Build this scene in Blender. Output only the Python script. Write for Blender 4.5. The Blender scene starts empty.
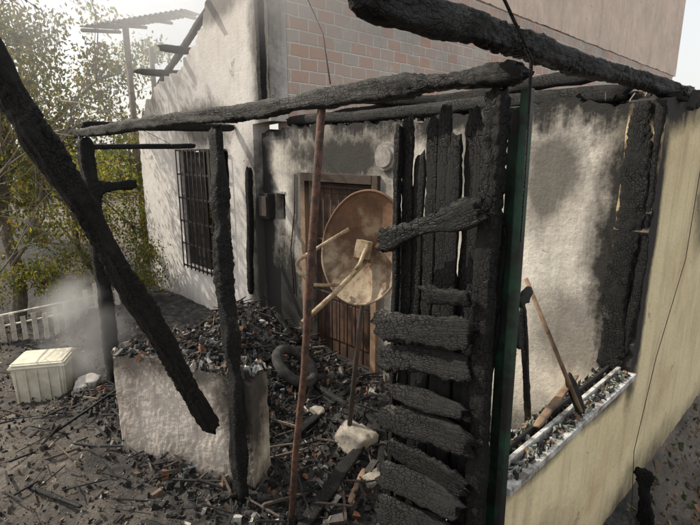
import bpy, math, random, bmesh
from mathutils import Vector, Matrix, noise, Euler
from mathutils.geometry import tessellate_polygon
random.seed(11)
UN=random.uniform
scene=bpy.context.scene
# ---------------------------------------------------------------- frames
# world = house axes: +x along the right-hand wall, +y along the front beam.
AU=(.7266,.687); AV=(-.687,.7266)
def S(X,Y,z=0.0):
    dx=X-.47; dy=Y-1.53
    return Vector((AU[0]*dx+AU[1]*dy, AV[0]*dx+AV[1]*dy, z))
def sm(a,b,x):
    t=max(0,min(1,(x-a)/(b-a))); return t*t*(3-2*t)
def gz(u,v):
    z=0
    z-=.42*sm(.15,-.25,v)*sm(-.8,.2,u)
    z-=.45*sm(3.2,5.2,v)*sm(.6,-.1,u)
    z-=.25*sm(7,12,v)
    z+=.9*math.exp(-((u-.2)**2/.14+(v-2.75)**2/.35))*.72
    z+=.55*math.exp(-((u-1.1)**2/.3+(v-3.4)**2/.6))
    z+=.12*math.exp(-((u-1.3)**2/.3+(v-1.6)**2/.6))
    d=math.hypot(u+1,v)
    if d<14:
        z+=.035*noise.noise(Vector((u*2.3,v*2.3,0)))+.025*noise.noise(Vector((u*7,v*7,3)))+.018*noise.noise(Vector((u*19,v*19,6)))
    return z
# ---------------------------------------------------------------- hierarchy
def empty(name):
    e=bpy.data.objects.new(name,None); scene.collection.objects.link(e); return e
house=empty("burned_house")
def add(name,verts,faces,mats,parent=None,smooth=False,midx=None,cols=None,mw=None):
    me=bpy.data.meshes.new(name); me.from_pydata([tuple(v) for v in verts],[],faces)
    for m in (mats if isinstance(mats,(list,tuple)) else [mats]): me.materials.append(m)
    if midx: me.polygons.foreach_set('material_index',midx)
    if cols:
        ca=me.color_attributes.new('col','FLOAT_COLOR','POINT')
        flat=[]
        for c in cols: flat+= [c[0],c[1],c[2],1]
        ca.data.foreach_set('color',flat)
    if smooth: me.polygons.foreach_set('use_smooth',[True]*len(me.polygons))
    me.update()
    o=bpy.data.objects.new(name,me); scene.collection.objects.link(o)
    if mw is not None: o.matrix_world=mw
    if parent: o.parent=parent
    return o
# ---------------------------------------------------------------- materials
class NT:
    def __init__(s,name):
        s.m=bpy.data.materials.new(name); s.m.use_nodes=True; s.t=s.m.node_tree; s.n=s.t.nodes; s.l=s.t.links
        s.b=s.n['Principled BSDF']; s.b.inputs['Roughness'].default_value=.85
        s.tc=s.n.new('ShaderNodeTexCoord').outputs['Object']
    def node(s,t,**k):
        n=s.n.new(t)
        for a,b in k.items(): setattr(n,a,b)
        return n
    def put(s,sock,v):
        if isinstance(v,bpy.types.NodeSocket): s.l.new(v,sock)
        else: sock.default_value=v
    def mapv(s,scale=(1,1,1),loc=(0,0,0),vec=None):
        n=s.node('ShaderNodeMapping'); s.l.new(vec or s.tc,n.inputs[0]); n.inputs['Scale'].default_value=scale; n.inputs['Location'].default_value=loc
        return n.outputs[0]
    def noise(s,scale,detail=5,rough=.6,vec=None,dist=0):
        n=s.node('ShaderNodeTexNoise'); s.l.new(vec or s.tc,n.inputs['Vector'])
        n.inputs['Scale'].default_value=scale; n.inputs['Detail'].default_value=detail; n.inputs['Roughness'].default_value=rough; n.inputs['Distortion'].default_value=dist
        return n.outputs['Fac']
    def vor(s,scale,vec=None,feature='F1',out='Distance'):
        n=s.node('ShaderNodeTexVoronoi',feature=feature); s.l.new(vec or s.tc,n.inputs['Vector']); n.inputs['Scale'].default_value=scale
        return n.outputs[out]
    def mr(s,v,a,b,c=0,d=1):
        n=s.node('ShaderNodeMapRange'); s.put(n.inputs[0],v)
        for i,x in enumerate((a,b,c,d)): n.inputs[i+1].default_value=x
        return n.outputs[0]
    def math(s,op,a,b=0):
        n=s.node('ShaderNodeMath',operation=op); s.put(n.inputs[0],a); s.put(n.inputs[1],b); return n.outputs[0]
    def mix(s,f,a,b,mode='MIX'):
        n=s.node('ShaderNodeMix',data_type='RGBA',blend_type=mode)
        s.put(n.inputs[0],f)
        for i,x in ((6,a),(7,b)):
            if isinstance(x,tuple): n.inputs[i].default_value=(x[0],x[1],x[2],1)
            else: s.l.new(x,n.inputs[i])
        return n.outputs[2]
    def bump(s,h,strength=.5,dist=.01,normal=None):
        n=s.node('ShaderNodeBump'); n.inputs['Strength'].default_value=strength; n.inputs['Distance'].default_value=dist
        s.l.new(h,n.inputs['Height'])
        if normal: s.l.new(normal,n.inputs['Normal'])
        s.l.new(n.outputs[0],s.b.inputs['Normal']); return n.outputs[0]
    def col(s,c): s.put(s.b.inputs['Base Color'],c if not isinstance(c,tuple) else (c[0],c[1],c[2],1))
def charred(name,ash=.5,tone=1.0):
    k=NT(name)
    dv=k.node('ShaderNodeVectorMath',operation='ADD'); k.l.new(k.tc,dv.inputs[0])
    sc=k.node('ShaderNodeVectorMath',operation='SCALE'); nn=k.node('ShaderNodeTexNoise'); k.l.new(k.tc,nn.inputs['Vector']); nn.inputs['Scale'].default_value=14
    k.l.new(nn.outputs['Color'],sc.inputs[0]); sc.inputs['Scale'].default_value=.035; k.l.new(sc.outputs[0],dv.inputs[1])
    v=k.mapv((38,62,62),vec=dv.outputs[0])
    e=k.vor(1,vec=v,feature='DISTANCE_TO_EDGE')
    patch=k.mr(k.noise(5,4),.38,.56)                       # checks only in patches
    c=k.math('MAXIMUM',k.mr(e,0,.10),k.math('SUBTRACT',1,patch))
    grain=k.noise(1,5,.7,vec=k.mapv((7,150,150)))
    base=k.mix(k.mr(grain,.35,.7),(.004*tone,.004*tone,.0042*tone),(.014*tone,.0135*tone,.0133*tone))
    base=k.mix(k.mr(k.noise(4.5,7,.7),.66-.1*ash,.82,0,.8),base,(.12,.11,.10))
    base=k.mix(c,(.0015,.0015,.0015),base)
    k.col(base); k.b.inputs['Specular IOR Level'].default_value=.28
    k.l.new(k.mr(grain,.3,.7,.42,.85),k.b.inputs['Roughness'])
    h=k.math('ADD',k.math('MULTIPLY',c,.8),k.math('MULTIPLY',grain,.9))
    k.bump(h,1.0,.006)
    return k.m
M_char=charred("charred_wood"); M_char2=charred("charred_wood_ashy",1.1,1.5)
def plaster(name,base,blobs=(),stain=(.30,.25,.18),topz=None,botz=None,soot=(.018,.017,.016),stainamt=.5,film=0,filmstreak=0):
    k=NT(name)
    n1=k.noise(1.3,5,.65); n2=k.noise(6,5,.7); n3=k.noise(40,2)
    c=k.mix(k.mr(n2,.3,.75,0,.5),base,tuple(x*.76 for x in base))
    c=k.mix(k.mr(n1,.48,.72,0,stainamt),c,stain)
    streak=k.noise(1,5,.75,vec=k.mapv((11,11,.8)))
    c=k.mix(k.mr(streak,.52,.8,0,.6*stainamt+.2),c,tuple(x*.5 for x in stain))
    pp=k.noise(3.1,7,.7)
    c=k.mix(k.mr(pp,.64,.67,0,.55),c,(.36,.30,.23))   # lost paint
    sp=k.noise(22,5,.8); c=k.mix(k.mr(sp,.60,.70,0,.55),c,tuple(x*.35 for x in stain))
    if film: c=k.mix(k.mr(k.noise(1.9,7,.72,dist=.8),.40,.70,0,film),c,(.12,.11,.105))
    if filmstreak: c=k.mix(k.mr(k.noise(1,6,.75,vec=k.mapv((4,4,.5))),.50,.72,0,filmstreak),c,(.09,.075,.06))
    mask=None
    wob=k.math('ADD',k.math('MULTIPLY',k.math('SUBTRACT',k.noise(2.6,7,.74),.5),1.7),k.math('MULTIPLY',k.math('SUBTRACT',streak,.5),.7))
    def acc(x):
        nonlocal mask
        mask = x if mask is None else k.math('MAXIMUM',mask,x)
    for (p,r,st) in blobs:
        m=k.node('ShaderNodeVectorMath',operation='SUBTRACT'); k.l.new(k.tc,m.inputs[0]); m.inputs[1].default_value=p
        d=k.node('ShaderNodeVectorMath',operation='DIVIDE'); k.l.new(m.outputs[0],d.inputs[0]); d.inputs[1].default_value=r
        L=k.node('ShaderNodeVectorMath',operation='LENGTH'); k.l.new(d.outputs[0],L.inputs[0])
        acc(k.mr(k.math('ADD',L.outputs['Value'],wob),1.3,.6,0,st))
    sep=k.node('ShaderNodeSeparateXYZ'); k.l.new(k.tc,sep.inputs[0])
    if topz is not None: acc(k.mr(k.math('ADD',sep.outputs[2],k.math('MULTIPLY',wob,.45)),topz[0],topz[1],0,topz[2]))
    if botz is not None: acc(k.mr(k.math('ADD',sep.outputs[2],k.math('MULTIPLY',wob,.45)),botz[0],botz[1],0,botz[2]))
    if mask is not None:
        c=k.mix(k.math('MULTIPLY',mask,.75),c,tuple(x*.32 for x in stain))
        c=k.mix(k.math('POWER',mask,1.4),c,soot)
    k.col(c)
    h=k.math('ADD',k.math('MULTIPLY',n2,.5),k.math('ADD',k.math('MULTIPLY',n3,.25),k.math('MULTIPLY',k.mr(pp,.64,.66),-.45)))
    k.bump(h,.75,.02); k.b.inputs['Roughness'].default_value=.92
    return k.m
def attrmat(name,rough=.9,transl=False,bs=60):
    k=NT(name); a=k.node('ShaderNodeAttribute',attribute_name='col')
    c=k.mix(k.mr(k.noise(bs,3),.3,.75,0,.6),a.outputs['Color'],(0.0,0.0,0.0)) if not transl else a.outputs['Color']
    k.col(c); k.b.inputs['Roughness'].default_value=rough
    if transl:
        tr=k.node('ShaderNodeBsdfTranslucent'); mx=k.node('ShaderNodeMixShader'); mx.inputs[0].default_value=.5
        g=k.mix(1.0,a.outputs['Color'],(2.2,2.0,.8),'MULTIPLY'); k.l.new(g,tr.inputs[0])
        k.l.new(k.b.outputs[0],mx.inputs[1]); k.l.new(tr.outputs[0],mx.inputs[2])
        k.l.new(mx.outputs[0],k.n['Material Output'].inputs[0])
    else: k.bump(k.noise(bs,3),.6,.01)
    return k.m
M_bits=attrmat("debris_pieces"); M_leaf=attrmat("leaf",.6,True)
def simple(name,c,c2=None,scale=8,rough=.8,metal=0,lo=.4,hi=.65,bump=.2):
    k=NT(name)
    n=k.noise(scale,6,.7)
    k.col(k.mix(k.mr(n,lo,hi),c,c2 or tuple(x*.6 for x in c))); k.b.inputs['Roughness'].default_value=rough; k.b.inputs['Metallic'].default_value=metal
    k.bump(k.noise(scale*4,4),bump,.01); return k.m
M_bark=simple("bark",(.16,.13,.10),(.06,.05,.04),14,bump=.8)
M_rust=simple("rusty_metal",(.13,.06,.038),(.035,.022,.018),26,.85,.0,.38,.6,.5)
M_rustlight=simple("scorched_metal",(.40,.32,.21),(.16,.09,.05),14,.65,.1)
M_green=simple("dark_green_paint",(.012,.05,.03),(.010,.011,.010),7,.5,0,.38,.55)
M_binn=simple("cream_plastic",(.66,.62,.50),(.46,.43,.34),6,.6)
M_dark=simple("sooty_and_unlit_black",(.008,.008,.008),(.018,.017,.016),9,.9)  # soot on burnt parts, and unlit black for sheets behind openings
M_door=simple("scorched_brown_door",(.10,.05,.03),(.02,.014,.011),5,.7)
M_alu=simple("dirty_aluminium_paint",(.55,.55,.53),(.14,.12,.10),16,.5,0,.42,.62)
M_wood=simple("scorched_plank",(.24,.155,.095),(.06,.04,.03),10,.8)
M_stone=simple("rubble_stone",(.30,.27,.23),(.10,.09,.08),7,.95,bump=.7)
M_rubber=simple("burnt_rubber",(.02,.02,.02),(.07,.065,.06),12,.9)
M_iron=simple("window_iron",(.025,.025,.027),(.07,.04,.028),16,.7)
# ---------------------------------------------------------------- builders
def box(name,lo,hi,mat,parent=None,bev=0.004,lean=0):
    bm=bmesh.new(); bmesh.ops.create_cube(bm,size=1)
    lo=Vector(lo);hi=Vector(hi)
    for v in bm.verts:
        v.co=Vector([lo[i]+(v.co[i]+.5)*(hi[i]-lo[i]) for i in range(3)]); v.co.x+=lean*v.co.z
    if bev: bmesh.ops.bevel(bm,geom=bm.edges[:],offset=bev,segments=2,affect='EDGES',profile=.6)
    me=bpy.data.meshes.new(name); bm.to_mesh(me); bm.free(); me.materials.append(mat)
    o=bpy.data.objects.new(name,me); scene.collection.objects.link(o)
    if parent:o.parent=parent
    return o
def frame(p0,p1,roll=0):
    p0=Vector(p0);p1=Vector(p1); x=(p1-p0).normalized()
    up=Vector((0,0,1)) if abs(x.z)<.92 else Vector((0,1,0))
    y=up.cross(x).normalized(); z=x.cross(y)
    m=Matrix((x,y,z)).transposed().to_4x4() @ Matrix.Rotation(roll,4,'X')
    m.translation=p0; return m,(p1-p0).length
def char_beam(name,p0,p1,w,h,mat=None,parent=None,rough=.16,taper=1.0,step=.014,ring=20,bend=0,roll=0,erode=.0,sq=6,ends=.6):
    mw,L=frame(p0,p1,roll); mat=mat or M_char
    sd=Vector((UN(0,90),UN(0,90),UN(0,90)))
    N=max(6,int(L/step)); verts=[];faces=[]
    for i in range(N+1):
        t=i/N; k=1+(taper-1)*t
        endk=min(1,min(i,N-i)/3*.3+.7)
        bx=noise.noise(Vector((t*L*1.4,0,0))+sd)*w*.25; bz=noise.noise(Vector((t*L*1.4,5,0))+sd)*h*.25+bend*math.sin(math.pi*t)
        er=1-erode*max(0,noise.noise(Vector((t*L*3,2,1))+sd)*1.5)
        er2=1-erode*.8*max(0,noise.noise(Vector((t*L*5,7,4))+sd)*1.5)
        for j in range(ring):
            a=2*math.pi*j/ring; c=math.cos(a); s=math.sin(a)
            q=(abs(c)**sq+abs(s)**sq)**(-1/sq)
            y=c*q*w/2*k*er2*endk; z=s*q*h/2*k*er*endk
            p=Vector((t*L,y,z))
            d=noise.noise(Vector((p.x*5,p.y*25,p.z*25))+sd)*.8+noise.noise(Vector((p.x*24,p.y*70,p.z*70))+sd)*.4
            vd=noise.voronoi(Vector((p.x*24,p.y*34,p.z*34))+sd)[0]; cr=min(1,(vd[1]-vd[0])*3.5)-1
            amt=max(0,min(1,.5+1.8*noise.noise(Vector((p.x*3,1,p.z*8))+sd)))
            f=1+rough*(d*1.0+cr*.7*amt)
            xe=0
            if i==0 or i==N: xe=noise.noise(Vector((y*40,z*40,i))+sd)*w*ends
            verts.append((t*L+xe,y*f+bx,z*f+bz))
    for i in range(N):
        for j in range(ring):
            a=i*ring+j;b=i*ring+(j+1)%ring
            faces.append((a,b,b+ring,a+ring))
    for i in (0,N):
        c=sum((Vector(verts[i*ring+j]) for j in range(ring)),Vector())/ring; verts.append(tuple(c)); ci=len(verts)-1
        for j in range(ring):
            a=i*ring+j;b=i*ring+(j+1)%ring
            faces.append((ci,b,a) if i==0 else (ci,a,b))
    return add(name,verts,faces,mat,parent,True,mw=mw)
def tube(V,F,pts,rad,n=8,wob=0):
    pts=[Vector(p) for p in pts]; st=len(V); prev=None
    for i,p in enumerate(pts):
        d=(pts[min(i+1,len(pts)-1)]-pts[max(i-1,0)]).normalized()
        if prev is None:
            a=d.orthogonal().normalized()
        else:
            a=(prev-d*prev.dot(d)).normalized()
        prev=a; b=d.cross(a); r=rad[i] if isinstance(rad,(list,tuple)) else rad
        for j in range(n):
            t=2*math.pi*j/n; rr=r*(1+wob*noise.noise(p*9+Vector((j*.9,0,0))))
            V.append(p+a*math.cos(t)*rr+b*math.sin(t)*rr)
    for i in range(len(pts)-1):
        for j in range(n):
            a0=st+i*n+j;b0=st+i*n+(j+1)%n
            F.append((a0,b0,b0+n,a0+n))
    F.append(tuple(st+j for j in reversed(range(n)))); F.append(tuple(st+(len(pts)-1)*n+j for j in range(n)))
def tubeobj(name,pts,rad,mat,parent=None,n=10,wob=0):
    V=[];F=[];tube(V,F,pts,rad,n,wob); return add(name,V,F,mat,parent,True)
def wall(name,axis,pos,thick,outer,holes,mat,parent=house):
    def rag(loop):
        out=[];n=len(loop)
        for i,(a,b,amp) in enumerate(loop):
            a2,b2,_=loop[(i+1)%n]; L=math.hypot(a2-a,b2-b)
            k=max(1,int(L/.035)) if amp>0 else 1
            nx,ny=-(b2-b)/L,(a2-a)/L
            for j in range(k):
                t=j/k; x=a+(a2-a)*t; y=b+(b2-b)*t
                if j>0 and amp>0:
                    d=amp*(noise.noise(Vector((x*3.1,y*3.1,pos)))*1.2+noise.noise(Vector((x*13,y*13,pos)))*.8+UN(-.3,.3))
                    x+=nx*d;y+=ny*d
                out.append(Vector((x,y,0)))
        return out
    loops=[rag(outer)]+[rag(h) for h in holes]
    tris=tessellate_polygon(loops); flat=[p for l in loops for p in l]; n=len(flat)
    def P(p,t): return (pos+t,p.x,p.y) if axis=='u' else (p.x,pos+t,p.y)
    V=[P(p,0) for p in flat]+[P(p,thick) for p in flat]
    F=[tuple(t) for t in tris]+[tuple(i+n for i in reversed(t)) for t in tris]
    o=0
    for l in loops:
        for i in range(len(l)):
            a=o+i;b=o+(i+1)%len(l); F.append((a,b,b+n,a+n))
        o+=len(l)
    ob=add(name,V,F,mat,parent)
    bm=bmesh.new(); bm.from_mesh(ob.data); bmesh.ops.recalc_face_normals(bm,faces=bm.faces[:]); bm.to_mesh(ob.data); bm.free()
    return ob
def rect(a0,b0,a1,b1,amps=(0,0,0,0)):
    return [(a0,b0,amps[0]),(a1,b0,amps[1]),(a1,b1,amps[2]),(a0,b1,amps[3])]
def chunk(V,F,C,p,s,col,rot=None):
    m=(rot or Euler((UN(0,6.3),UN(0,6.3),UN(0,6.3)))).to_matrix(); st=len(V)
    for x in(-1,1):
        for y in(-1,1):
            for z in(-1,1):
                q=Vector((x*s[0]*UN(.6,1.1),y*s[1]*UN(.6,1.1),z*s[2]*UN(.6,1.1)))*.5
                V.append(Vector(p)+m@q); C.append(col)
    for f in((0,1,3,2),(4,6,7,5),(0,4,5,1),(2,3,7,6),(0,2,6,4),(1,5,7,3)): F.append(tuple(st+i for i in f))
PAL=[((.009,.0085,.0085),14),((.026,.024,.022),9),((.07,.064,.058),5),((.20,.185,.165),2.4),((.45,.43,.40),.9),((.24,.10,.055),1.0),((.14,.095,.065),2)]
def pick(pal=PAL):
    t=UN(0,sum(w for _,w in pal))
    for c,w in pal:
        t-=w
        if t<=0: k=UN(.7,1.25); return tuple(x*k for x in c)
    return pal[0][0]
# ---------------------------------------------------------------- ground
def groundmat():
    k=NT("ash_and_dirt")
    a=k.noise(1.1,6,.65);b=k.noise(9,6,.7);c=k.noise(55,4,.7)
    col=k.mix(k.mr(b,.35,.7),(.19,.16,.13),(.075,.062,.052))
    col=k.mix(k.mr(c,.5,.72,0,.8),col,(.33,.30,.25))
    col=k.mix(k.mr(a,.44,.64,0,.75),col,(.045,.04,.037))
    sep=k.node('ShaderNodeSeparateXYZ'); k.l.new(k.tc,sep.inputs[0])
    w=k.math('ADD',sep.outputs[0],k.math('MULTIPLY',k.math('SUBTRACT',a,.5),2.0))
    ash=k.mr(w,-1.2,-.5); ash2=k.math('MULTIPLY',ash,k.mr(sep.outputs[0],2.6,1.9))
    ashc=k.mix(k.mr(b,.42,.7),(.012,.011,.011),(.07,.065,.06))
    ashc=k.mix(k.mr(c,.60,.75,0,.7),ashc,(.24,.22,.20))
    col=k.mix(ash2,col,ashc)
    k.col(col); k.b.inputs['Roughness'].default_value=.95
    k.bump(k.math('ADD',b,k.math('MULTIPLY',c,.5)),1,.03)
    return k.m
N=340; V=[];F=[]
def warp(t): return 5.5*t+ (t**9)*400
for i in range(N+1):
    for j in range(N+1):
        u=warp(i/N*2-1)+.5; v=warp(j/N*2-1)+2.2
        V.append((u,v,gz(u,v)))
for i in range(N):
    for j in range(N):
        a=i*(N+1)+j; F.append((a,a+N+1,a+N+2,a+1))
add("ground",V,F,groundmat(),smooth=True)
# ---------------------------------------------------------------- house walls
P_back=plaster("scorched_white_plaster",(.70,.665,.60),
   blobs=[((1.7,.62,1.95),(.3,.24,.32),.72),((1.7,.10,1.6),(.3,.24,1.4),1.0),((1.7,.35,.95),(.3,.3,.35),.6),((1.7,3.85,1.4),(.3,.20,1.1),1.0),((1.7,2.6,2.08),(.3,.8,.24),.95),
          ((1.7,3.6,.5),(.3,.7,.7),1.0),((1.7,2.02,1.2),(.3,.15,.8),.7),((1.7,1.5,.0),(.3,.7,.6),.85),((1.7,3.25,1.6),(.3,.14,.45),.7),((1.7,1.3,2.1),(.3,.3,.35),.6)],
   stain=(.48,.42,.34),topz=(2.12,2.36,1.0),botz=(.5,.0,.9),stainamt=.45,film=.5,filmstreak=.35)
wall("porch_back_wall",'u',1.70,.18,[(0.18,-.4,0),(3.9,-.4,0),(3.9,2.33,.05),(0.18,2.40,0)],
     [[(2.16,-.2,0),(3.12,-.2,0),(3.12,1.86,.0),(2.16,1.86,0)],[(3.5,1.40,.01),(3.66,1.40,.01),(3.66,1.68,.01),(3.5,1.68,.01)]],P_back)
P_side=plaster("cream_plaster",(.86,.73,.45),
   blobs=[((1.69,.0,1.6),(.10,.4,1.0),1.0),((1.62,.0,2.38),(.8,.4,.16),1.0),((1.68,.1,1.0),(.12,.4,.4),1.0),((2.2,0,-.3),(1.2,.3,.35),.7),((.5,0,.0),(.5,.3,.4),.6),((2.95,0,1.9),(.35,.3,.5),.6),((.5,0,.80),(.5,.2,.07),.7),((1.3,0,.80),(.4,.2,.10),.8)],
   stain=(.54,.40,.21),botz=(.10,-.35,.8),stainamt=.7,soot=(.02,.018,.017),film=.12,filmstreak=.3)
wall("side_wall",'v',0,.18,[(.17,-.7,0),(6.5,-.7,0),(6.5,2.4,.04),(1.64,2.38,.035),(1.64,.80,.0),(.17,.80,0)],
     [rect(2.86,1.60,3.7,2.2,(0,0,0,0))],P_side)
char_beam("charred_jamb",(1.632,.115,.82),(1.626,.105,2.38),.03,.14,M_char,house,rough=.4,step=.010,ring=32,sq=3,erode=.45)
char_beam("charred_jamb_edge",(1.635,.03,.95),(1.632,.02,2.36),.022,.06,M_char,house,rough=.5,step=.010,ring=20,sq=3,erode=.6)
box("side_window_frame",(2.86,.05,1.6),(2.92,.1,2.2),M_iron,house)
box("side_window_dark_fill",(2.92,.10,1.6),(3.7,.13,2.2),M_dark,house)  # black sheet standing in for the dark window opening
P_tall=plaster("grey_white_plaster",(.70,.67,.64),
   blobs=[((1.6,3.7,3.2),(.3,.20,1.6),.75),((1.6,5.1,2.45),(.3,.7,.28),.85),((1.6,3.95,1.0),(.3,.20,1.2),.9),((1.6,6.8,2.8),(.3,.5,.25),.6),((1.6,4.6,3.75),(.3,.6,.2),.6)],
   stain=(.48,.43,.37),stainamt=.4,botz=(.3,-.3,.8),film=.22)
wall("tall_front_wall",'u',1.60,.22,
  [(7.2,-1,0),(3.92,-1,0),(3.92,2.42,0),(3.56,2.44,0),(3.56,4.7,.0),(4.05,4.6,.06),(4.3,4.0,.08),(4.75,3.85,.08),(5.05,3.55,.07),(5.5,3.2,.07),(6.1,3.15,.07),(6.75,2.9,.07),(7.2,2.5,.03)],
  [rect(4.5,.55,5.8,2.15,(0,.02,.02,.02))],P_tall)
box("window_dark_backing",(2.6,3.95,-.6),(2.7,7.2,2.4),M_dark,house)  # black sheet added so the room behind the bars stays dark
box("window_dark_cover",(1.83,3.8,2.2),(2.7,7.0,2.3),M_dark,house)  # black cover added above, closes the dark box behind the window
for i,(a,b) in enumerate([((1.7,4.5,4.0),(1.75,6.9,2.98)),((1.3,4.9,3.95),(3.4,4.85,4.1)),((1.35,5.6,3.40),(3.2,5.5,3.5)),((1.3,6.3,3.2),(3.0,6.3,3.3))]):
    char_beam("gable_timber_%d"%i,a,b,.07,.09,M_char,house,step=.03,ring=14,erode=.4)
def brickmat():
    k=NT("hollow_clay_brick")
    sep=k.node('ShaderNodeSeparateXYZ'); k.l.new(k.tc,sep.inputs[0])
    cb=k.node('ShaderNodeCombineXYZ'); k.l.new(sep.outputs[0],cb.inputs[0]); k.l.new(sep.outputs[2],cb.inputs[1])
    wn=k.node('ShaderNodeTexNoise'); k.l.new(k.tc,wn.inputs['Vector']); wn.inputs['Scale'].default_value=5
    sc=k.node('ShaderNodeVectorMath',operation='SCALE'); k.l.new(wn.outputs['Color'],sc.inputs[0]); sc.inputs['Scale'].default_value=.03
    ad=k.node('ShaderNodeVectorMath',operation='ADD'); k.l.new(cb.outputs[0],ad.inputs[0]); k.l.new(sc.outputs[0],ad.inputs[1])
    b=k.node('ShaderNodeTexBrick'); k.l.new(ad.outputs[0],b.inputs['Vector'])
    b.inputs['Scale'].default_value=1; b.inputs['Brick Width'].default_value=.25; b.inputs['Row Height'].default_value=.13; b.inputs['Mortar Size'].default_value=.011; b.inputs['Mortar Smooth'].default_value=.3
    b.inputs['Color1'].default_value=(.58,.34,.25,1); b.inputs['Color2'].default_value=(.50,.46,.42,1); b.inputs['Mortar'].default_value=(.70,.67,.61,1)
    fine=k.noise(30,4)
    c=k.mix(k.mr(fine,.35,.7,0,.4),b.outputs['Color'],(.44,.40,.36))
    c=k.mix(k.mr(k.noise(.8,6,.7),.48,.70,0,.6),c,(.15,.14,.13))
    c=k.mix(k.mr(k.noise(3.2,6,.7),.56,.64,0,.5),c,(.66,.63,.58))
    k.col(c)
    h=k.math('ADD',k.math('MULTIPLY',k.math('SUBTRACT',1,b.outputs['Fac']),1),k.math('MULTIPLY',fine,.3))
    k.bump(h,.9,.014); return k.m
M_brick=brickmat()
wall("brick_side_wall",'v',3.56,.2,[(1.825,-.5,0),(15.5,-.5,0),(15.5,4.3,0),(1.825,4.3,0)],[],M_brick)
P_pink=plaster("pink_plaster",(.82,.66,.55),stain=(.64,.54,.45),stainamt=.7,film=.25,filmstreak=.2)
wall("upper_plaster_wall",'v',3.54,.24,[(1.83,4.303,.012),(15.7,4.303,0),(15.7,6.4,.03),(1.83,7.5,0)],[],P_pink)
for i in range(7):
    u=2.3+i*.75
    char_beam("roof_rafter_%d"%i,(u+UN(-.1,.1),.0,2.44+UN(0,.03)),(u+UN(-.3,.3),3.5-UN(0,1.2),2.45+UN(-.1,.25)),.07,.09,parent=house,step=.04,ring=12)
char_beam("wall_plate_beam",(1.78,.25,2.45),(1.78,3.5,2.43),.09,.1,parent=house,step=.02,ring=14)
char_beam("inner_joist",(2.2,.6,2.62),(2.3,3.5,2.5),.08,.1,parent=house,step=.03,ring=14)
# front frame
char_beam("front_beam",(0.02,-.04,2.34),(0.0,4.5,2.29),.078,.085,parent=house,rough=.28,erode=.3)
char_beam("eaves_beam",(-.60,.03,2.43),(2.35,.07,2.46),.078,.078,parent=house,rough=.28,step=.010,ring=36,erode=.3)
char_beam("return_beam",(0.02,4.35,2.36),(1.58,4.3,2.40),.08,.08,parent=house)
char_beam("porch_post_near",(-.09,1.56,-.1),(.03,1.84,2.25),.10,.10,parent=house,rough=.26,erode=.6)
char_beam("porch_post_far",(0,4.12,-.7),(0,4.28,2.25),.13,.13,parent=house,rough=.25,erode=.3)
char_beam("corner_post",(.055,.045,-.3),(.035,.05,2.30),.062,.072,M_char,parent=house,rough=.25,step=.010,ring=32,erode=.35)
char_beam("loose_stud",(1.53,3.6,2.5),(1.53,3.62,4.4),.08,.08,parent=house,rough=.2)
char_beam("scorched_downpipe",(1.53,4.0,.5),(1.53,3.93,1.95),.07,.07,parent=house,rough=.2)
char_beam("broken_shutter",(.0,5.0,1.72),(.62,4.8,1.80),.03,.18,parent=house,rough=.3,erode=.5)
char_beam("broken_batten",(.3,5.2,2.18),(1.3,4.7,2.2),.05,.06,parent=house)
# charred panel beside the corner
panel=empty("charred_board_partition")
tops=[2.20,2.25,2.16,2.27,2.23,2.10,2.24]
for i in range(7):
    v=.112+i*.054
    char_beam("upright_board_%d"%i,(.078+UN(-.008,.008),v,-.1),(.074+UN(-.012,.012),v+UN(-.006,.006),tops[i]),.018,.057,M_char,panel,rough=.28,step=.016,ring=18,erode=.12 if i%3 else .26,ends=2)
for i in range(3):
    char_beam("void_fill_board_%d"%i,(.118,.12+i*.15,-.1),(.116,.12+i*.15,[1.95,1.72,1.86][i]),.014,.165,M_char,panel,rough=.15,step=.03,ring=16,erode=.06,ends=2)  # charred boards added to fill the dark voids between the planks
for i,(z0,z1,h,b,v0,ln,mt) in enumerate([(1.93,1.75,.10,.012,.07,.47,M_char),(1.62,1.60,.07,0,.075,.28,M_char),(1.50,1.41,.13,-.02,.075,.48,M_char2),(1.34,1.28,.11,.01,.07,.47,M_char),(1.19,1.16,.10,.0,.08,.42,M_char),(1.08,1.00,.12,.018,.06,.48,M_char),(.90,.88,.12,.0,.07,.44,M_char),(.80,.73,.11,.01,.07,.48,M_char),(.66,.60,.13,.01,.07,.48,M_char),(.40,.4,.14,0,.07,.47,M_char),(.15,.15,.14,0,.07,.47,M_char)]):
    char_beam("cross_board_%d"%i,(.005+UN(-.02,.005),v0,z0),(-.005+UN(-.03,.01),ln,z1),.024,h,mt,panel,rough=.36,bend=b,step=.009,ring=32,erode=.65,ends=2.8,roll=UN(-.35,.35))
char_beam("edge_stud",(.055,.475,0),(.05,.465,2.2),.03,.03,M_char,panel,rough=.3)
# green post
gp=empty("green_metal_post")
box("channel",(.128,-.034,-.7),(.158,.0,2.3),M_green,gp,.005,-.02)
box("flange",(.159,-.028,-.7),(.164,.05,2.25),M_green,gp,.002,-.02)
char_beam("lock_remains",(.16,-.02,1.42),(.16,.02,1.74),.035,.05,M_dark,gp,rough=.5,erode=.6)
char_beam("lock_plate",(.13,-.03,1.60),(.22,-.02,1.63),.03,.045,M_dark,gp,rough=.5)
# sill
box("window_sill_outer",(.18,-.03,.803),(1.66,.035,.835),M_alu,house,.004)
box("window_track",(.2,.05,.803),(1.63,.07,.86),M_alu,house,.003)
box("window_track_inner",(.2,.11,.803),(1.63,.125,.85),M_dark,house,.003)
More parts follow.
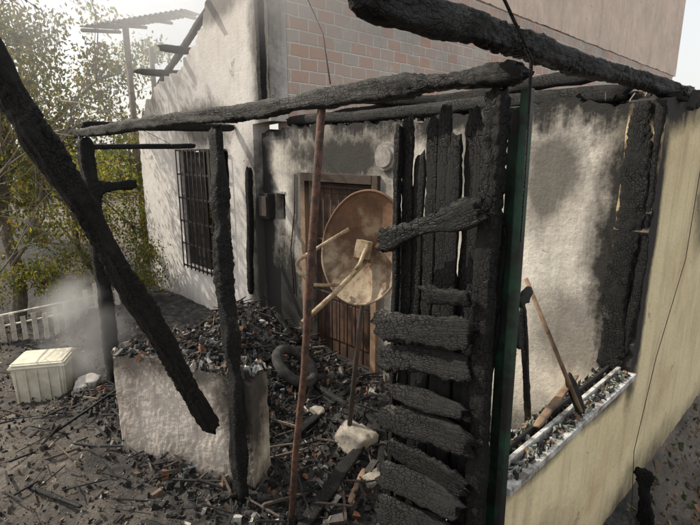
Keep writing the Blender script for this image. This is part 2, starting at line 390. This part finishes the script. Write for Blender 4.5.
# door
door=empty("burnt_door"); 
M_frame=plaster("scorched_door_paint",(.30,.19,.11),stain=(.12,.07,.045),blobs=[((1.7,2.6,1.9),(.3,.9,.3),.8)],film=.4)
box("jamb_right",(1.66,2.10,-.2),(1.72,2.17,1.92),M_frame,door)
box("jamb_left",(1.66,3.11,-.2),(1.72,3.18,1.92),M_frame,door)
box("head",(1.655,2.17,1.84),(1.72,3.11,1.92),M_frame,door)
box("leaf",(1.80,2.19,-.2),(1.83,3.10,1.82),M_door,door)
for z in(.2,.75,1.3): box("panel_%d"%int(z*10),(1.785,2.3,z),(1.80,3.0,z+.42),M_door,door,.01)
for i in range(8): tubeobj("grate_bar_%d"%i,[(1.76,2.24+i*.115,-.1),(1.76,2.24+i*.115,1.80)],.007,M_iron,door,6)
for z in(.05,.7,1.25,1.78): box("grate_rail_%d"%int(z*100),(1.745,2.18,z),(1.752,3.10,z+.02),M_iron,door,.001)
box("door_dark_backing",(1.95,2.0,-.2),(2.0,3.3,2.3),M_dark,house)  # black sheet added behind the doorway to keep it dark
# grille window
gr=empty("window_grille")
for i in range(12):
    v=4.5+i*.117
    tubeobj("bar_%d"%i,[(1.54,v,.52),(1.54,v+UN(-.01,.01),1.4),(1.54,v,2.16)],.009,M_iron,gr,6)
for i in range(6):
    z=.54+i*.32; box("rail_%d"%i,(1.545,4.48,z),(1.56,5.82,z+.025),M_iron,gr,.002)
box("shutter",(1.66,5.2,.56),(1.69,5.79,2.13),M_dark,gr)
mb=empty("meter_box"); box("case",(1.60,3.68,1.40),(1.69,3.86,1.68),M_dark,mb,.01); box("cover",(1.585,3.70,1.43),(1.598,3.84,1.65),M_iron,mb,.004); box("niche_rim",(1.685,3.49,1.685),(1.71,3.67,1.71),M_alu,mb,.002); box("niche_back",(1.80,3.45,1.35),(1.84,3.7,1.72),M_dark,mb,0)
V=[];F=[];tube(V,F,[(1.66,2.02,2.08),(1.70,2.02,2.08)],[.115,.12],28); tube(V,F,[(1.64,2.02,2.08),(1.66,2.02,2.08)],[.085,.09],28)
add("round_flue_cover",V,F,simple("sooty_tin",(.30,.28,.26),(.14,.125,.115),14,.7))  # sooty tin flue cover, gives no light
tubeobj("wall_cable",[(1.685,3.3,1.9),(1.685,3.32,1.5),(1.685,3.4,1.1),(1.685,3.36,.6)],.008,M_iron,house,6)
# ---------------------------------------------------------------- low wall
P_low=plaster("weathered_concrete",(.62,.56,.49),blobs=[((.0,1.62,.75),(.3,.25,.5),.9),((-.45,2.6,.8),(.4,.4,.2),.6),((-.2,2.0,.8),(.5,.5,.14),.7)],stain=(.38,.28,.19),stainamt=.9,botz=(.25,-.1,.85),topz=(.66,.84,.85),film=.25,filmstreak=.6)
A=Vector((-.454,2.56,0));B=Vector((.02,1.585,0)); d=(B-A).normalized(); nrm=Vector((-d.y,d.x,0)); 
if nrm.x<0: nrm=-nrm
V=[];F=[];nx,nz,ny=90,60,12
def lw(a,b,c):
    p=A.lerp(B,a)+nrm*.2*c; z=-.35+b*(1.13+.02*math.sin(a*5))
    ch=max(0,b-.9)*10; en=max(0,(.05-a)/.05,(a-.95)/.05)
    z-=ch*(.035*max(0,noise.noise(Vector((a*9,c*3,0))))+.02*noise.noise(Vector((a*30,c*9,0))))+ch*en*.03
    w=noise.noise(Vector((a*7,b*7,c*4)))*.006+noise.noise(Vector((a*40,b*30,c*9)))*.003
    p=p+d*(noise.noise(Vector((b*12,c*5,a*3)))*.012*en)
    return p+Vector((0,0,z))-nrm*w*(1-2*c)
def grid(fn,n,m):
    st=len(V)
    for i in range(n+1):
        for j in range(m+1): V.append(fn(i/n,j/m))
    for i in range(n):
        for j in range(m):
            a=st+i*(m+1)+j; F.append((a,a+m+1,a+m+2,a+1))
grid(lambda a,b:lw(a,b,0),nx,nz);grid(lambda a,b:lw(a,b,1),nx,nz);grid(lambda a,b:lw(a,1,b),nx,ny);grid(lambda a,b:lw(0,a,b),nz,ny);grid(lambda a,b:lw(1,a,b),nz,ny)
lo=add("low_wall",V,F,P_low)
bm=bmesh.new();bm.from_mesh(lo.data);bmesh.ops.remove_doubles(bm,verts=bm.verts[:],dist=.0005);bmesh.ops.recalc_face_normals(bm,faces=bm.faces[:]);bm.to_mesh(lo.data);bm.free()
# ---------------------------------------------------------------- fallen beams
char_beam("fallen_beam",S(-.776,2.50,.57),S(-1.34,1.33,3.2),.085,.098,M_char,None,rough=.28,step=.009,ring=36,erode=.3)
tubeobj("rusty_pole",[S(-.35,2.43,-.1),S(-.30,2.37,.5),S(-.235,2.30,1.0),S(-.185,2.23,1.6),S(-.12,2.17,2.31)],[.019,.019,.018,.019,.018],M_rust,None,14,.25)
dish=empty("satellite_dish")
def dishmat():
    k=NT("rusted_dish"); n=k.noise(3.2,8,.7); sep=k.node('ShaderNodeSeparateXYZ'); k.l.new(k.tc,sep.inputs[0])
    f=k.math('ADD',k.mr(sep.outputs[1],-.3,.45,0,1),k.math('MULTIPLY',k.math('SUBTRACT',n,.5),2.4))
    c=k.mix(k.mr(f,.10,.55),(.36,.29,.20),(.16,.085,.045))
    c=k.mix(k.mr(k.noise(6,8,.75),.44,.58,0,.8),c,(.075,.04,.024))
    c=k.mix(k.mr(k.noise(26,5,.7),.58,.68,0,.7),c,(.20,.08,.03)); k.col(c)
    k.b.inputs['Roughness'].default_value=.8;k.b.inputs['Metallic'].default_value=.0;k.bump(k.noise(40,4),.4,.005); return k.m
MD=dishmat()
V=[];F=[];rings,seg=16,56
Rx,Ry=.30,.375
for side in (0,1):
    for i in range(rings+1):
        r=i/rings
        for j in range(seg):
            a=2*math.pi*j/seg
            dent=.010*noise.noise(Vector((math.cos(a)*r*3,math.sin(a)*r*3,1)))
            V.append((math.cos(a)*r*Rx,math.sin(a)*r*Ry,.085*r*r-(.085)+dent-(.006 if side else 0)))
for side in(0,1):
    o=side*(rings+1)*seg
    for i in range(rings):
        for j in range(seg):
            a=o+i*seg+j;b=o+i*seg+(j+1)%seg
            F.append((a,b,b+seg,a+seg) if side==0 else (a,a+seg,b+seg,b))
V2=[];F2=[];tube(V2,F2,[(math.cos(2*math.pi*j/56)*Rx*1.005,math.sin(2*math.pi*j/56)*Ry*1.005,.001+.010*noise.noise(Vector((math.cos(2*math.pi*j/56)*3,math.sin(2*math.pi*j/56)*3,1)))) for j in range(57)],.009,8)
c0=S(.085,3.12,1.50); nz=(S(-.55,1.9,1.75)-c0).normalized(); ux=Vector((0,0,1)).cross(nz).normalized(); uy=nz.cross(ux)
mD=Matrix((ux,uy,nz)).transposed().to_4x4(); mD=mD@Matrix.Rotation(math.radians(-8),4,'Z'); mD.translation=c0
add("reflector",V,F,MD,dish,True,mw=mD); add("rim",V2,F2,MD,dish,True,mw=mD)
def DL(x,y,z): return mD@Vector((x,y,z))
tubeobj("feed_arm",[DL(.02,-.08,-.05),DL(-.06,-.32,.16),DL(-.16,-.52,.30)],.017,M_rustlight,dish,10)
tubeobj("bracket_tube",[DL(-.12,.10,.02),DL(-.24,-.04,.12),DL(-.34,-.16,.20),DL(-.35,-.19,.20),DL(-.33,-.23,.20),DL(-.22,-.30,.16),DL(-.10,-.28,.02)],.013,M_rustlight,dish,10)
box("mount_block",(-.045,-.07,-.05),(.045,.05,.03),M_rustlight,dish,.006).matrix_world=mD
box("mount_plate",(-.08,-.03,-.075),(.03,.04,-.045),M_rust,dish,.004).matrix_world=mD
tubeobj("mount_arm",[DL(.03,.0,.02),DL(.03,-.1,.06),DL(.01,-.14,.06)],.013,M_rustlight,dish,8)
tubeobj("mast",[DL(0,-.02,-.09),DL(.0,-.02,-.16),DL(.02,-.5,-.16),Vector((DL(.02,-1.0,-.16).x,DL(.02,-1,-.16).y,-.1))],.018,M_iron,dish,10)
# ---------------------------------------------------------------- debris
V=[];F=[];C=[]
hz=gz
for i in range(10000):
    u=UN(-.5,1.66);v=UN(.3,4.6)
    if random.random()<.35: u=UN(.0,1.66)
    s=.008+.040*random.random()**3
    if random.random()<.02: s*=1.9
    chunk(V,F,C,(u,v,hz(u,v)+s*.2),(s*UN(.7,2.8),s,s*UN(.35,.9)),pick())
add("burnt_rubble",V,F,M_bits,None,False,cols=C)
V=[];F=[];C=[]
for i in range(800):
    a=UN(0,1);cc=UN(0,1); p=A.lerp(B,a)+nrm*.2*cc; s=.010+.035*random.random()**2.5
    chunk(V,F,C,(p.x,p.y,.785+s*.2),(s*1.8,s,s*.5),pick([((.015,.015,.015),7),((.14,.13,.12),5),((.42,.40,.37),1.6),((.12,.15,.17),.7),((.20,.10,.055),.9)]))
for i in range(3200):
    u=UN(-.3,.9);v=UN(2.0,3.6); s=.010+.045*random.random()**2.5
    chunk(V,F,C,(u,v,hz(u,v)+s*.3),(s*2.2,s,s*.35),pick([((.015,.015,.015),7),((.13,.12,.11),5),((.42,.40,.37),1.9),((.14,.17,.20),.9),((.20,.10,.06),1)]))
add("heap_debris",V,F,M_bits,None,False,cols=C)
V=[];F=[];C=[]
for i in range(1500):
    u=UN(.22,1.6);v=UN(-.01,.18);s=.005+.02*random.random()**2
    chunk(V,F,C,(u,v,.832+s*.2+(.006 if v<.04 else -.022)),(s*2,s,s*.35),pick([((.02,.02,.02),6),((.4,.4,.37),1.6),((.24,.27,.22),3),((.25,.15,.09),1.5)]))
for i in range(1300):
    if i%2: u=UN(1.7,6);v=UN(-.03,.5)
    else: u=UN(1.80,2.0);v=UN(.2,3.5)
    s=.012+.035*random.random()**2
    if i%2: s*=1.6
    chunk(V,F,C,(u,v,2.40+UN(0,.03)),(s*2.2,s,s*.3),pick([((.02,.02,.02),7),((.3,.28,.25),1.2),((.36,.18,.10),1.2 if i%2 else .3),((.1,.09,.08),3)]))
add("roof_debris",V,F,M_bits,None,False,cols=C)
V=[];F=[];C=[]
for i in range(17000):
    X=UN(-5.5,-.2);Y=UN(1.8,7.5);p=S(X,Y); 
    if p.x>.9: continue
    s=.006+.026*random.random()**3
    chunk(V,F,C,(p.x,p.y,gz(p.x,p.y)+s*.15),(s*UN(.8,3),s,s*UN(.1,.5)),pick([((.22,.17,.12),4),((.10,.08,.065),5),((.36,.31,.25),2.5),((.02,.02,.02),7),((.5,.47,.42),.8)]))
for i in range(3500):
    u=UN(1.2,6);v=UN(-1.8,-.02); s=.01+.03*random.random()**2
    chunk(V,F,C,(u,v,gz(u,v)+s*.2),(s*UN(.8,2.6),s,s*UN(.15,.6)),pick([((.20,.14,.08),4),((.08,.07,.05),5),((.05,.08,.02),2),((.3,.14,.08),2)]))
add("ground_litter",V,F,M_bits,None,False,cols=C)
V=[];F=[];C=[]
for i in range(800):
    if i<560: u=UN(-.4,1.6);v=UN(.4,4.3)
    else:
        p=S(UN(-4,-.3),UN(2,5.5)); u,v=p.x,p.y
    L=UN(.06,.38);w=UN(.004,.018)
    chunk(V,F,C,(u,v,gz(u,v)+.02+UN(0,.03)),(L,w,w),pick([((.015,.015,.015),8),((.10,.075,.06),2.5),((.22,.18,.13),.5)]),Euler((UN(-.3,.3),UN(-.25,.25),UN(0,6.3))))
add("broken_sticks",V,F,M_bits,None,False,cols=C)
PL=[(S(-.28,2.35),S(.25,3.35),.09,.04,M_char),(S(-.55,3.0),S(.1,4.0),.06,.04,M_char),(S(-.3,3.9),S(.3,3.2),.05,.05,M_char2),(S(.2,2.8),S(.28,3.6),.06,.05,M_char),(S(-1.4,4.2),S(-.5,4.5),.08,.06,M_char),(S(-.7,4.9),S(-.55,4.0),.05,.07,M_char),(S(-2.0,2.35),S(-1.55,1.9),.03,.02,M_wood),(S(-.05,3.5),S(.5,3.3),.07,.03,M_char),(S(-1.2,2.4),S(-.75,2.2),.05,.03,M_char),(S(.0,2.55),S(.10,2.85),.04,.025,M_wood),(S(-2.1,2.75),S(-1.6,2.5),.03,.02,M_char),(S(-2.3,3.3),S(-1.9,3.9),.025,.02,M_char)]
for q in range(16):
    u=UN(-.2,1.5);v=UN(.6,4.0);an=UN(0,6.3);l=UN(.2,.6); PL.append((Vector((u,v,0)),Vector((u+math.cos(an)*l,v+math.sin(an)*l,0)),UN(.03,.07),UN(.02,.05),M_char))
for n,(a,b,w,h,m) in enumerate(PL):
    b.x=min(b.x,1.62)
    char_beam("fallen_plank",(a.x,a.y,gz(a.x,a.y)+.02),(b.x,b.y,gz(b.x,b.y)+.04),w,h,m,None,rough=.3,step=.02,ring=16,erode=.3)
def rock(name,p,r,mat):
    bm=bmesh.new(); bmesh.ops.create_icosphere(bm,subdivisions=4,radius=1)
    sd=Vector((UN(0,50),0,0))
    for v in bm.verts:
        q=v.co.copy(); k=1+.45*noise.noise(q*1.3+sd)+.2*noise.noise(q*4+sd)+.08*noise.noise(q*11+sd)
        q=Vector([max(-.75,min(.75,c)) for c in q*k]); v.co=Vector((q.x*r[0],q.y*r[1],q.z*r[2]))*1.2
    me=bpy.data.meshes.new(name);bm.to_mesh(me);bm.free();me.materials.append(mat)
    for pl in me.polygons: pl.use_smooth=True
    o=bpy.data.objects.new(name,me);scene.collection.objects.link(o);o.location=p;o.rotation_euler=(UN(-.3,.3),UN(-.3,.3),UN(0,6));return o
def gp_(X,Y,dz=0): p=S(X,Y); p.z=gz(p.x,p.y)+dz; return p
rock("stone_block",gp_(.04,3.12,.06),(.14,.11,.09),M_stone)
rock("stone_block",gp_(-.25,3.5,.03),(.06,.05,.04),M_stone)
rock("stone_block",gp_(.15,2.75,.02),(.05,.07,.04),M_stone)
rock("stone_block",gp_(-.1,2.7,.02),(.04,.04,.03),M_stone)
rock("ash_sack",gp_(-2.75,4.65,.05),(.13,.11,.10),simple("sack_cloth",(.5,.48,.45),(.3,.28,.26),7))
tubeobj("tree_stump",[gp_(-2.95,4.9,-.05),gp_(-3.02,4.95,.45)],[.09,.075],M_bark,None,12,.4)
V=[];F=[];p=gp_(-.48,3.95,.16); ax=Vector((.3,-.5,.75)).normalized(); a1=ax.orthogonal().normalized();b1=ax.cross(a1)
tube(V,F,[p+(a1*math.cos(t*math.pi/16)+b1*math.sin(t*math.pi/16))*.19 for t in range(33)],.045,12)
add("burnt_tyre",V,F,M_rubber,None,True)
tubeobj("broom_handle",[S(1.14,2.17,.86),S(.87,2.32,1.50)],.011,M_wood,None,8)
char_beam("leaning_lath",S(.86,2.02,.86),S(1.16,2.30,.98),.035,.018,M_wood,None,rough=.1)
char_beam("leaning_lath",S(1.02,2.35,.2),S(.80,2.15,1.42),.03,.03,M_char2,None,rough=.2)
char_beam("charred_stool_leg",S(1.15,2.17,.85),S(1.10,2.25,1.02),.05,.04,M_char,None,rough=.3)
char_beam("charred_board",(1.95,-.14,-.5),(1.9,-.06,.10),.03,.18,M_char,None,rough=.5,erode=.8,sq=3)
tubeobj("hanging_cable",[(2.55,-.012,2.3),(2.5,-.014,1.4),(2.1,-.016,.8),(1.9,-.014,.2),(1.95,-.05,-.4)],.0025,M_iron,None,5)
tubeobj("hanging_wire",[S(.16,1.02,2.75),S(.24,1.12,2.55),S(.36,1.22,2.44),S(.45,1.28,2.33),S(.46,1.30,2.2),S(.47,1.32,2.02),S(.475,1.33,1.86)],[.003,.004,.004,.005,.003,.0025,.002],M_char2,None,6,.3)
tubeobj("hanging_wire",[S(-.5,3.6,4.1),S(-.38,3.4,3.3),S(-.15,2.9,2.75),S(-.1,2.6,2.45)],.004,M_iron,None,5)
# ---------------------------------------------------------------- trash bin
tb=empty("garbage_bin"); bp=gp_(-3.22,4.75,-.02)
def tbox(name,w,d_,z0,z1,t,mat):
    bm=bmesh.new();bmesh.ops.create_cube(bm,size=1)
    for v in bm.verts:
        k=t if v.co.z>0 else 1
        v.co=Vector((v.co.x*w*k,v.co.y*d_*k,z0 if v.co.z<0 else z1))
    bmesh.ops.bevel(bm,geom=bm.edges[:],offset=.015,segments=3,affect='EDGES')
    me=bpy.data.meshes.new(name);bm.to_mesh(me);bm.free();me.materials.append(mat)
    o=bpy.data.objects.new(name,me);scene.collection.objects.link(o);o.parent=tb
tbox("body",.46,.36,0,.44,1.08,M_binn);tbox("rim",.54,.43,.42,.45,1,M_binn);tbox("lid",.52,.41,.45,.48,.94,M_binn)
for i in range(5):
    o=box("rib_%d"%i,(-.22+i*.1,-.20,.03),(-.20+i*.1,-.175,.41),M_binn,tb)
tb.location=bp; tb.rotation_euler=(0,0,math.radians(-43+12))
fe=empty("wooden_fence"); MF=simple("pale_fence_wood",(.62,.58,.50),(.34,.31,.27),9)
for i in range(18):
    p=S(-5.4+i*.14,6.3+i*.02); z=gz(p.x,p.y); o=box("picket_%d"%i,(p.x-.03,p.y-.01,z-.05),(p.x+.03,p.y+.01,z+.36+UN(-.03,.03)),MF,fe,.004)
for dz in(.12,.28):
    p=S(-5.4,6.33);q=S(-3.0,6.66); tubeobj("rail",[(p.x,p.y,gz(p.x,p.y)+dz),(q.x,q.y,gz(q.x,q.y)+dz)],.015,MF,fe,6)
# shelter behind
sh=empty("timber_shelter")
for (X,Y) in((-4.2,9.8),(-2.7,10.4),(-4.6,12.0)):
    p=S(X,Y); tubeobj("post",[(p.x,p.y,-.8),(p.x,p.y,4.5)],.06,M_bark,sh,8)
MC=simple("corrugated_roof",(.16,.18,.22),(.1,.1,.12),5)
o0=S(-4.9,9.5,4.35);e1=S(-3.1,9.9,4.75)-o0;e2=S(-5.2,11.6,4.8)-o0
V=[];F=[];n_=120
for s_ in(0,1):
    for i in range(n_+1):
        for j in(0,1):
            q=o0+e1*(i/n_)+e2*j; q.z+=.02*math.sin(i/n_*math.pi*2*20)+s_*.012; V.append(q)
for s_ in(0,1):
    for i in range(n_):
        a=s_*(n_+1)*2+i*2; F.append((a,a+1,a+3,a+2))
add("roof_sheet",V,F,MC,sh,True)
for t in(.05,.35,.65,.95):
    p=o0+e1*t+Vector((0,0,-.07)); tubeobj("rafter",[p-e2*.08,p+e2*1.0],.035,M_bark,sh,6)
# ---------------------------------------------------------------- vegetation
def tree(name,base,trunk,clumps,nleaf,ls,cols,r0=.1,extra=14):
    V=[];F=[];base=Vector(base)
    top=base+Vector(trunk)
    mids=[base.lerp(top,t)+Vector((noise.noise(Vector((t*3,base.x,0))),noise.noise(Vector((t*3,base.y,4))),0))*.25*math.sin(math.pi*t) for t in [i/7 for i in range(8)]]
    tube(V,F,mids,[r0*(1-.5*i/7) for i in range(8)],9,.3)
    cl=[]
    for (c,r) in clumps:
        c=Vector(c); st=mids[random.randint(3,7)]
        pts=[st.lerp(c,t)+Vector((UN(-1,1),UN(-1,1),UN(-.5,1)))*.12*math.sin(math.pi*t) for t in [i/5 for i in range(6)]]
        tube(V,F,pts,[r0*.45*(1-.75*i/5) for i in range(6)],6,.2)
        for k in range(extra):
            d=Vector((random.gauss(0,1),random.gauss(0,1),random.gauss(0,.8))).normalized()*r*UN(.5,1.05)
            e=c+d; tube(V,F,[pts[4],pts[4].lerp(e,.5)+Vector((UN(-1,1),UN(-1,1),UN(-1,1)))*.08,e],[r0*.14,r0*.09,.004],4)
            cl.append((e,r*UN(.25,.5),UN(.55,1.3)))
    nb=len(F); C=[(0,0,0)]*len(V); mi=[0]*nb
    for i in range(nleaf):
        c,r,br=random.choice(cl)
        p=c+Vector((random.gauss(0,1),random.gauss(0,1),random.gauss(0,.7)))*r*.55
        s=ls*UN(.6,1.3); m=Euler((UN(0,6.3),UN(0,6.3),UN(0,6.3))).to_matrix()
        st=len(V)
        for q in((-1,0,0),(0,-.5,.1),(1,0,0),(0,.5,.1)): V.append(p+m@(Vector(q)*s*.5))
        col=random.choice(cols); k=br*UN(.8,1.2); C+=[tuple(x*k for x in col)]*4
        F.append((st,st+1,st+2,st+3)); mi.append(1)
    add(name,V,F,[M_bark,M_leaf],None,False,mi,C)
GR=[(.07,.095,.035),(.10,.12,.04),(.05,.07,.025),(.15,.14,.05),(.13,.09,.04)]
def cs(l): return [(tuple(S(x,y,z)),r) for x,y,z,r in l]
tree("leafy_tree",S(-5.2,7.2,-.6),(.3,.4,3.4),cs([(-5.6,7,3.9,1.0),(-4.6,7.4,3.2,.8),(-6.0,7.8,2.6,1.0),(-5.3,7.0,2.2,.8),(-4.4,7.2,1.4,.7),(-6.6,7.3,4.8,1.1),(-5.4,8,5.4,1.0)]),12000,.070,GR,.11)
tree("leafy_tree",S(-4.6,8.6,-.7),(-.3,.2,2.6),cs([(-4.3,8.6,1.3,.8),(-5.2,9,1.0,.9),(-3.7,8.8,.7,.7),(-6.2,9,1.6,1.0),(-3.9,9.2,2.0,.7)]),12000,.062,GR,.07)
tree("leafy_shrub",S(-3.9,6.9,-.6),(.1,.1,.8),cs([(-3.9,6.9,.3,.45),(-4.6,7.2,.35,.5),(-3.2,7.1,.4,.45),(-5.4,7.3,.3,.6)]),9000,.05,GR,.03,extra=10)
tree("leafy_tree",S(-8.5,13,-.8),(0,0,4),cs([(-8.5,13,4,1.6),(-7,13.5,2.8,1.4),(-10,13,3,1.6),(-9,12,6,1.5),(-6.5,14,4.5,1.3),(-5.5,14.5,1.8,1.4)]),12000,.13,GR,.15)
tree("leafy_tree",S(-2.75,8.3,-.7),(0,0,2.2),cs([(-2.6,8.3,1.1,.5),(-2.9,8.7,.4,.6)]),3500,.07,GR,.05)
V=[];F=[]
def twig(p,d,L,r,dep):
    pts=[p]; q=p.copy(); dd=d.normalized()
    for i in range(5):
        dd=(dd+Vector((UN(-1,1),UN(-1,1),UN(-1,1)))*.22).normalized(); q=q+dd*L/5; pts.append(q.copy())
    tube(V,F,pts,[r*(1-.13*i) for i in range(6)],5)
    if dep>0:
        for k in range(3): twig(pts[random.randint(1,5)],dd+Vector((UN(-1,1),UN(-1,1),UN(-.8,.8)))*.8,L*.6,r*.5,dep-1)
for p,d_ in ((S(-4.2,5.6,5.2),S(-3.4,5.3,4.0)),(S(-3.2,5,5.0),S(-2.6,5.2,4.0)),(S(-5.5,6.5,-.5),S(-4.9,6.3,3.2)),(S(-5.0,7,.5),S(-3.4,6.6,2.4)),(S(-5.8,6.6,1),S(-4.2,6.2,2.0)),(S(-4.7,5.4,-.5),S(-4.4,5.6,1.4))):
    twig(p,d_-p,(d_-p).length,.03,3)
add("bare_branches",V,F,simple("pale_bark",(.24,.21,.17),(.12,.10,.08),12),None,True)
V=[];F=[];C=[]
for i in range(16000):
    a=UN(-75,50); rr=UN(28,48); X=math.sin(math.radians(a))*rr; Y=math.cos(math.radians(a))*rr
    hh=3.5+1.8*noise.noise(Vector((a*.12,0,0)))+1.2*noise.noise(Vector((a*.5,2,0)))
    p=S(X,Y,-1+hh*random.random()**.8); s=UN(.3,.7); m=Euler((UN(0,6.3),UN(0,6.3),UN(0,6.3))).to_matrix(); st=len(V)
    for q in((-1,0,0),(0,-.6,.1),(1,0,0),(0,.6,.1)): V.append(p+m@(Vector(q)*s*.5))
    k=UN(.5,1.2); C+=[(.08*k,.10*k,.035*k)]*4; F.append((st,st+1,st+2,st+3))
add("distant_trees",V,F,M_leaf,None,False,cols=C)
# ---------------------------------------------------------------- smoke
def smoke(name,c,sc,dens,nscale,lo=.42,hi=.7,rot=0,rate=5.0):
    bm=bmesh.new();bmesh.ops.create_icosphere(bm,subdivisions=3,radius=1);me=bpy.data.meshes.new(name);bm.to_mesh(me);bm.free()
    m=bpy.data.materials.new(name+"_vapour");m.use_nodes=True;t=m.node_tree;n=t.nodes;l=t.links
    for x in list(n):
        if x.type!='OUTPUT_MATERIAL': n.remove(x)
    out=[x for x in n][0]
    tc=n.new('ShaderNodeTexCoord');ln=n.new('ShaderNodeVectorMath');ln.operation='LENGTH';l.new(tc.outputs['Object'],ln.inputs[0])
    fo=n.new('ShaderNodeMapRange');l.new(ln.outputs['Value'],fo.inputs[0]);fo.inputs[1].default_value=1;fo.inputs[2].default_value=.3;fo.interpolation_type='SMOOTHSTEP'
    nz=n.new('ShaderNodeTexNoise');mp=n.new('ShaderNodeMapping');mp.inputs['Scale'].default_value=tuple(s*nscale for s in sc);mp.inputs['Location'].default_value=(UN(0,20),UN(0,20),0)
    l.new(tc.outputs['Object'],mp.inputs[0]);l.new(mp.outputs[0],nz.inputs['Vector']);nz.inputs['Scale'].default_value=1;nz.inputs['Detail'].default_value=2;nz.inputs['Distortion'].default_value=.4
    nr=n.new('ShaderNodeMapRange');l.new(nz.outputs['Fac'],nr.inputs[0]);nr.inputs[1].default_value=lo;nr.inputs[2].default_value=hi
    mu=n.new('ShaderNodeMath');mu.operation='MULTIPLY';l.new(fo.outputs[0],mu.inputs[0]);l.new(nr.outputs[0],mu.inputs[1])
    m2=n.new('ShaderNodeMath');m2.operation='MULTIPLY';l.new(mu.outputs[0],m2.inputs[0]);m2.inputs[1].default_value=dens
    vs=n.new('ShaderNodeVolumeScatter');vs.inputs['Color'].default_value=(1,1,1,1);l.new(m2.outputs[0],vs.inputs['Density']);vs.inputs['Anisotropy'].default_value=.5
    l.new(vs.outputs[0],out.inputs['Volume']); me.materials.append(m)
    try: m.cycles.volume_step_rate=rate
    except Exception: pass
    o=bpy.data.objects.new(name,me);scene.collection.objects.link(o);o.location=c;o.scale=sc;o.rotation_euler=(0,0,rot)
smoke("smoke_plume",S(-2.2,7.0,4.2),(3.0,2.2,2.6),.36,.6,.32,.60,rate=8)
smoke("smoke_plume",S(-.15,5.0,3.9),(1.5,1.1,1.3),.65,.9,.36,.62,rate=8)
smoke("smoke_wisp",S(-2.62,4.55,.42),(.50,.50,.62),5.5,2.6,.38,.62,rate=5)
# ---------------------------------------------------------------- light, sky, camera
sd=S(-.96,.28)-S(0,0); sd.normalize(); el=math.radians(42)
D=Vector((sd.x*math.cos(el),sd.y*math.cos(el),math.sin(el)))
L=bpy.data.lights.new("sun",'SUN');L.energy=5;L.angle=math.radians(.5);L.color=(1,.92,.78)
so=bpy.data.objects.new("sun",L);scene.collection.objects.link(so);so.rotation_euler=D.to_track_quat('Z','Y').to_euler()
w=bpy.data.worlds.new("World");scene.world=w;w.use_nodes=True;nt=w.node_tree
sk=nt.nodes.new('ShaderNodeTexSky');sk.sky_type='NISHITA';sk.sun_disc=False;sk.sun_elevation=el;sk.sun_rotation=math.atan2(D.x,D.y);sk.dust_density=5;sk.air_density=1.0;sk.ozone_density=.6
# smoke-whitened sky: the clear sky mixed with an even white veil
mx=nt.nodes.new('ShaderNodeMix');mx.data_type='RGBA';mx.inputs[0].default_value=.55
nt.links.new(sk.outputs[0],mx.inputs[6]);mx.inputs[7].default_value=(9.4,9.2,8.8,1)
nt.links.new(mx.outputs[2],nt.nodes['Background'].inputs[0]);nt.nodes['Background'].inputs[1].default_value=.15
cam=bpy.data.cameras.new("camera");cam.sensor_width=36;cam.lens=24.9;cam.clip_end=2000;cam.clip_start=.02
co=bpy.data.objects.new("camera",cam);scene.collection.objects.link(co);scene.camera=co
co.location=S(0,0,2.1);co.rotation_euler=(math.radians(90-12.6),0,math.radians(-43.4))
scene.view_settings.view_transform='Standard';scene.view_settings.look='None';scene.view_settings.exposure=0
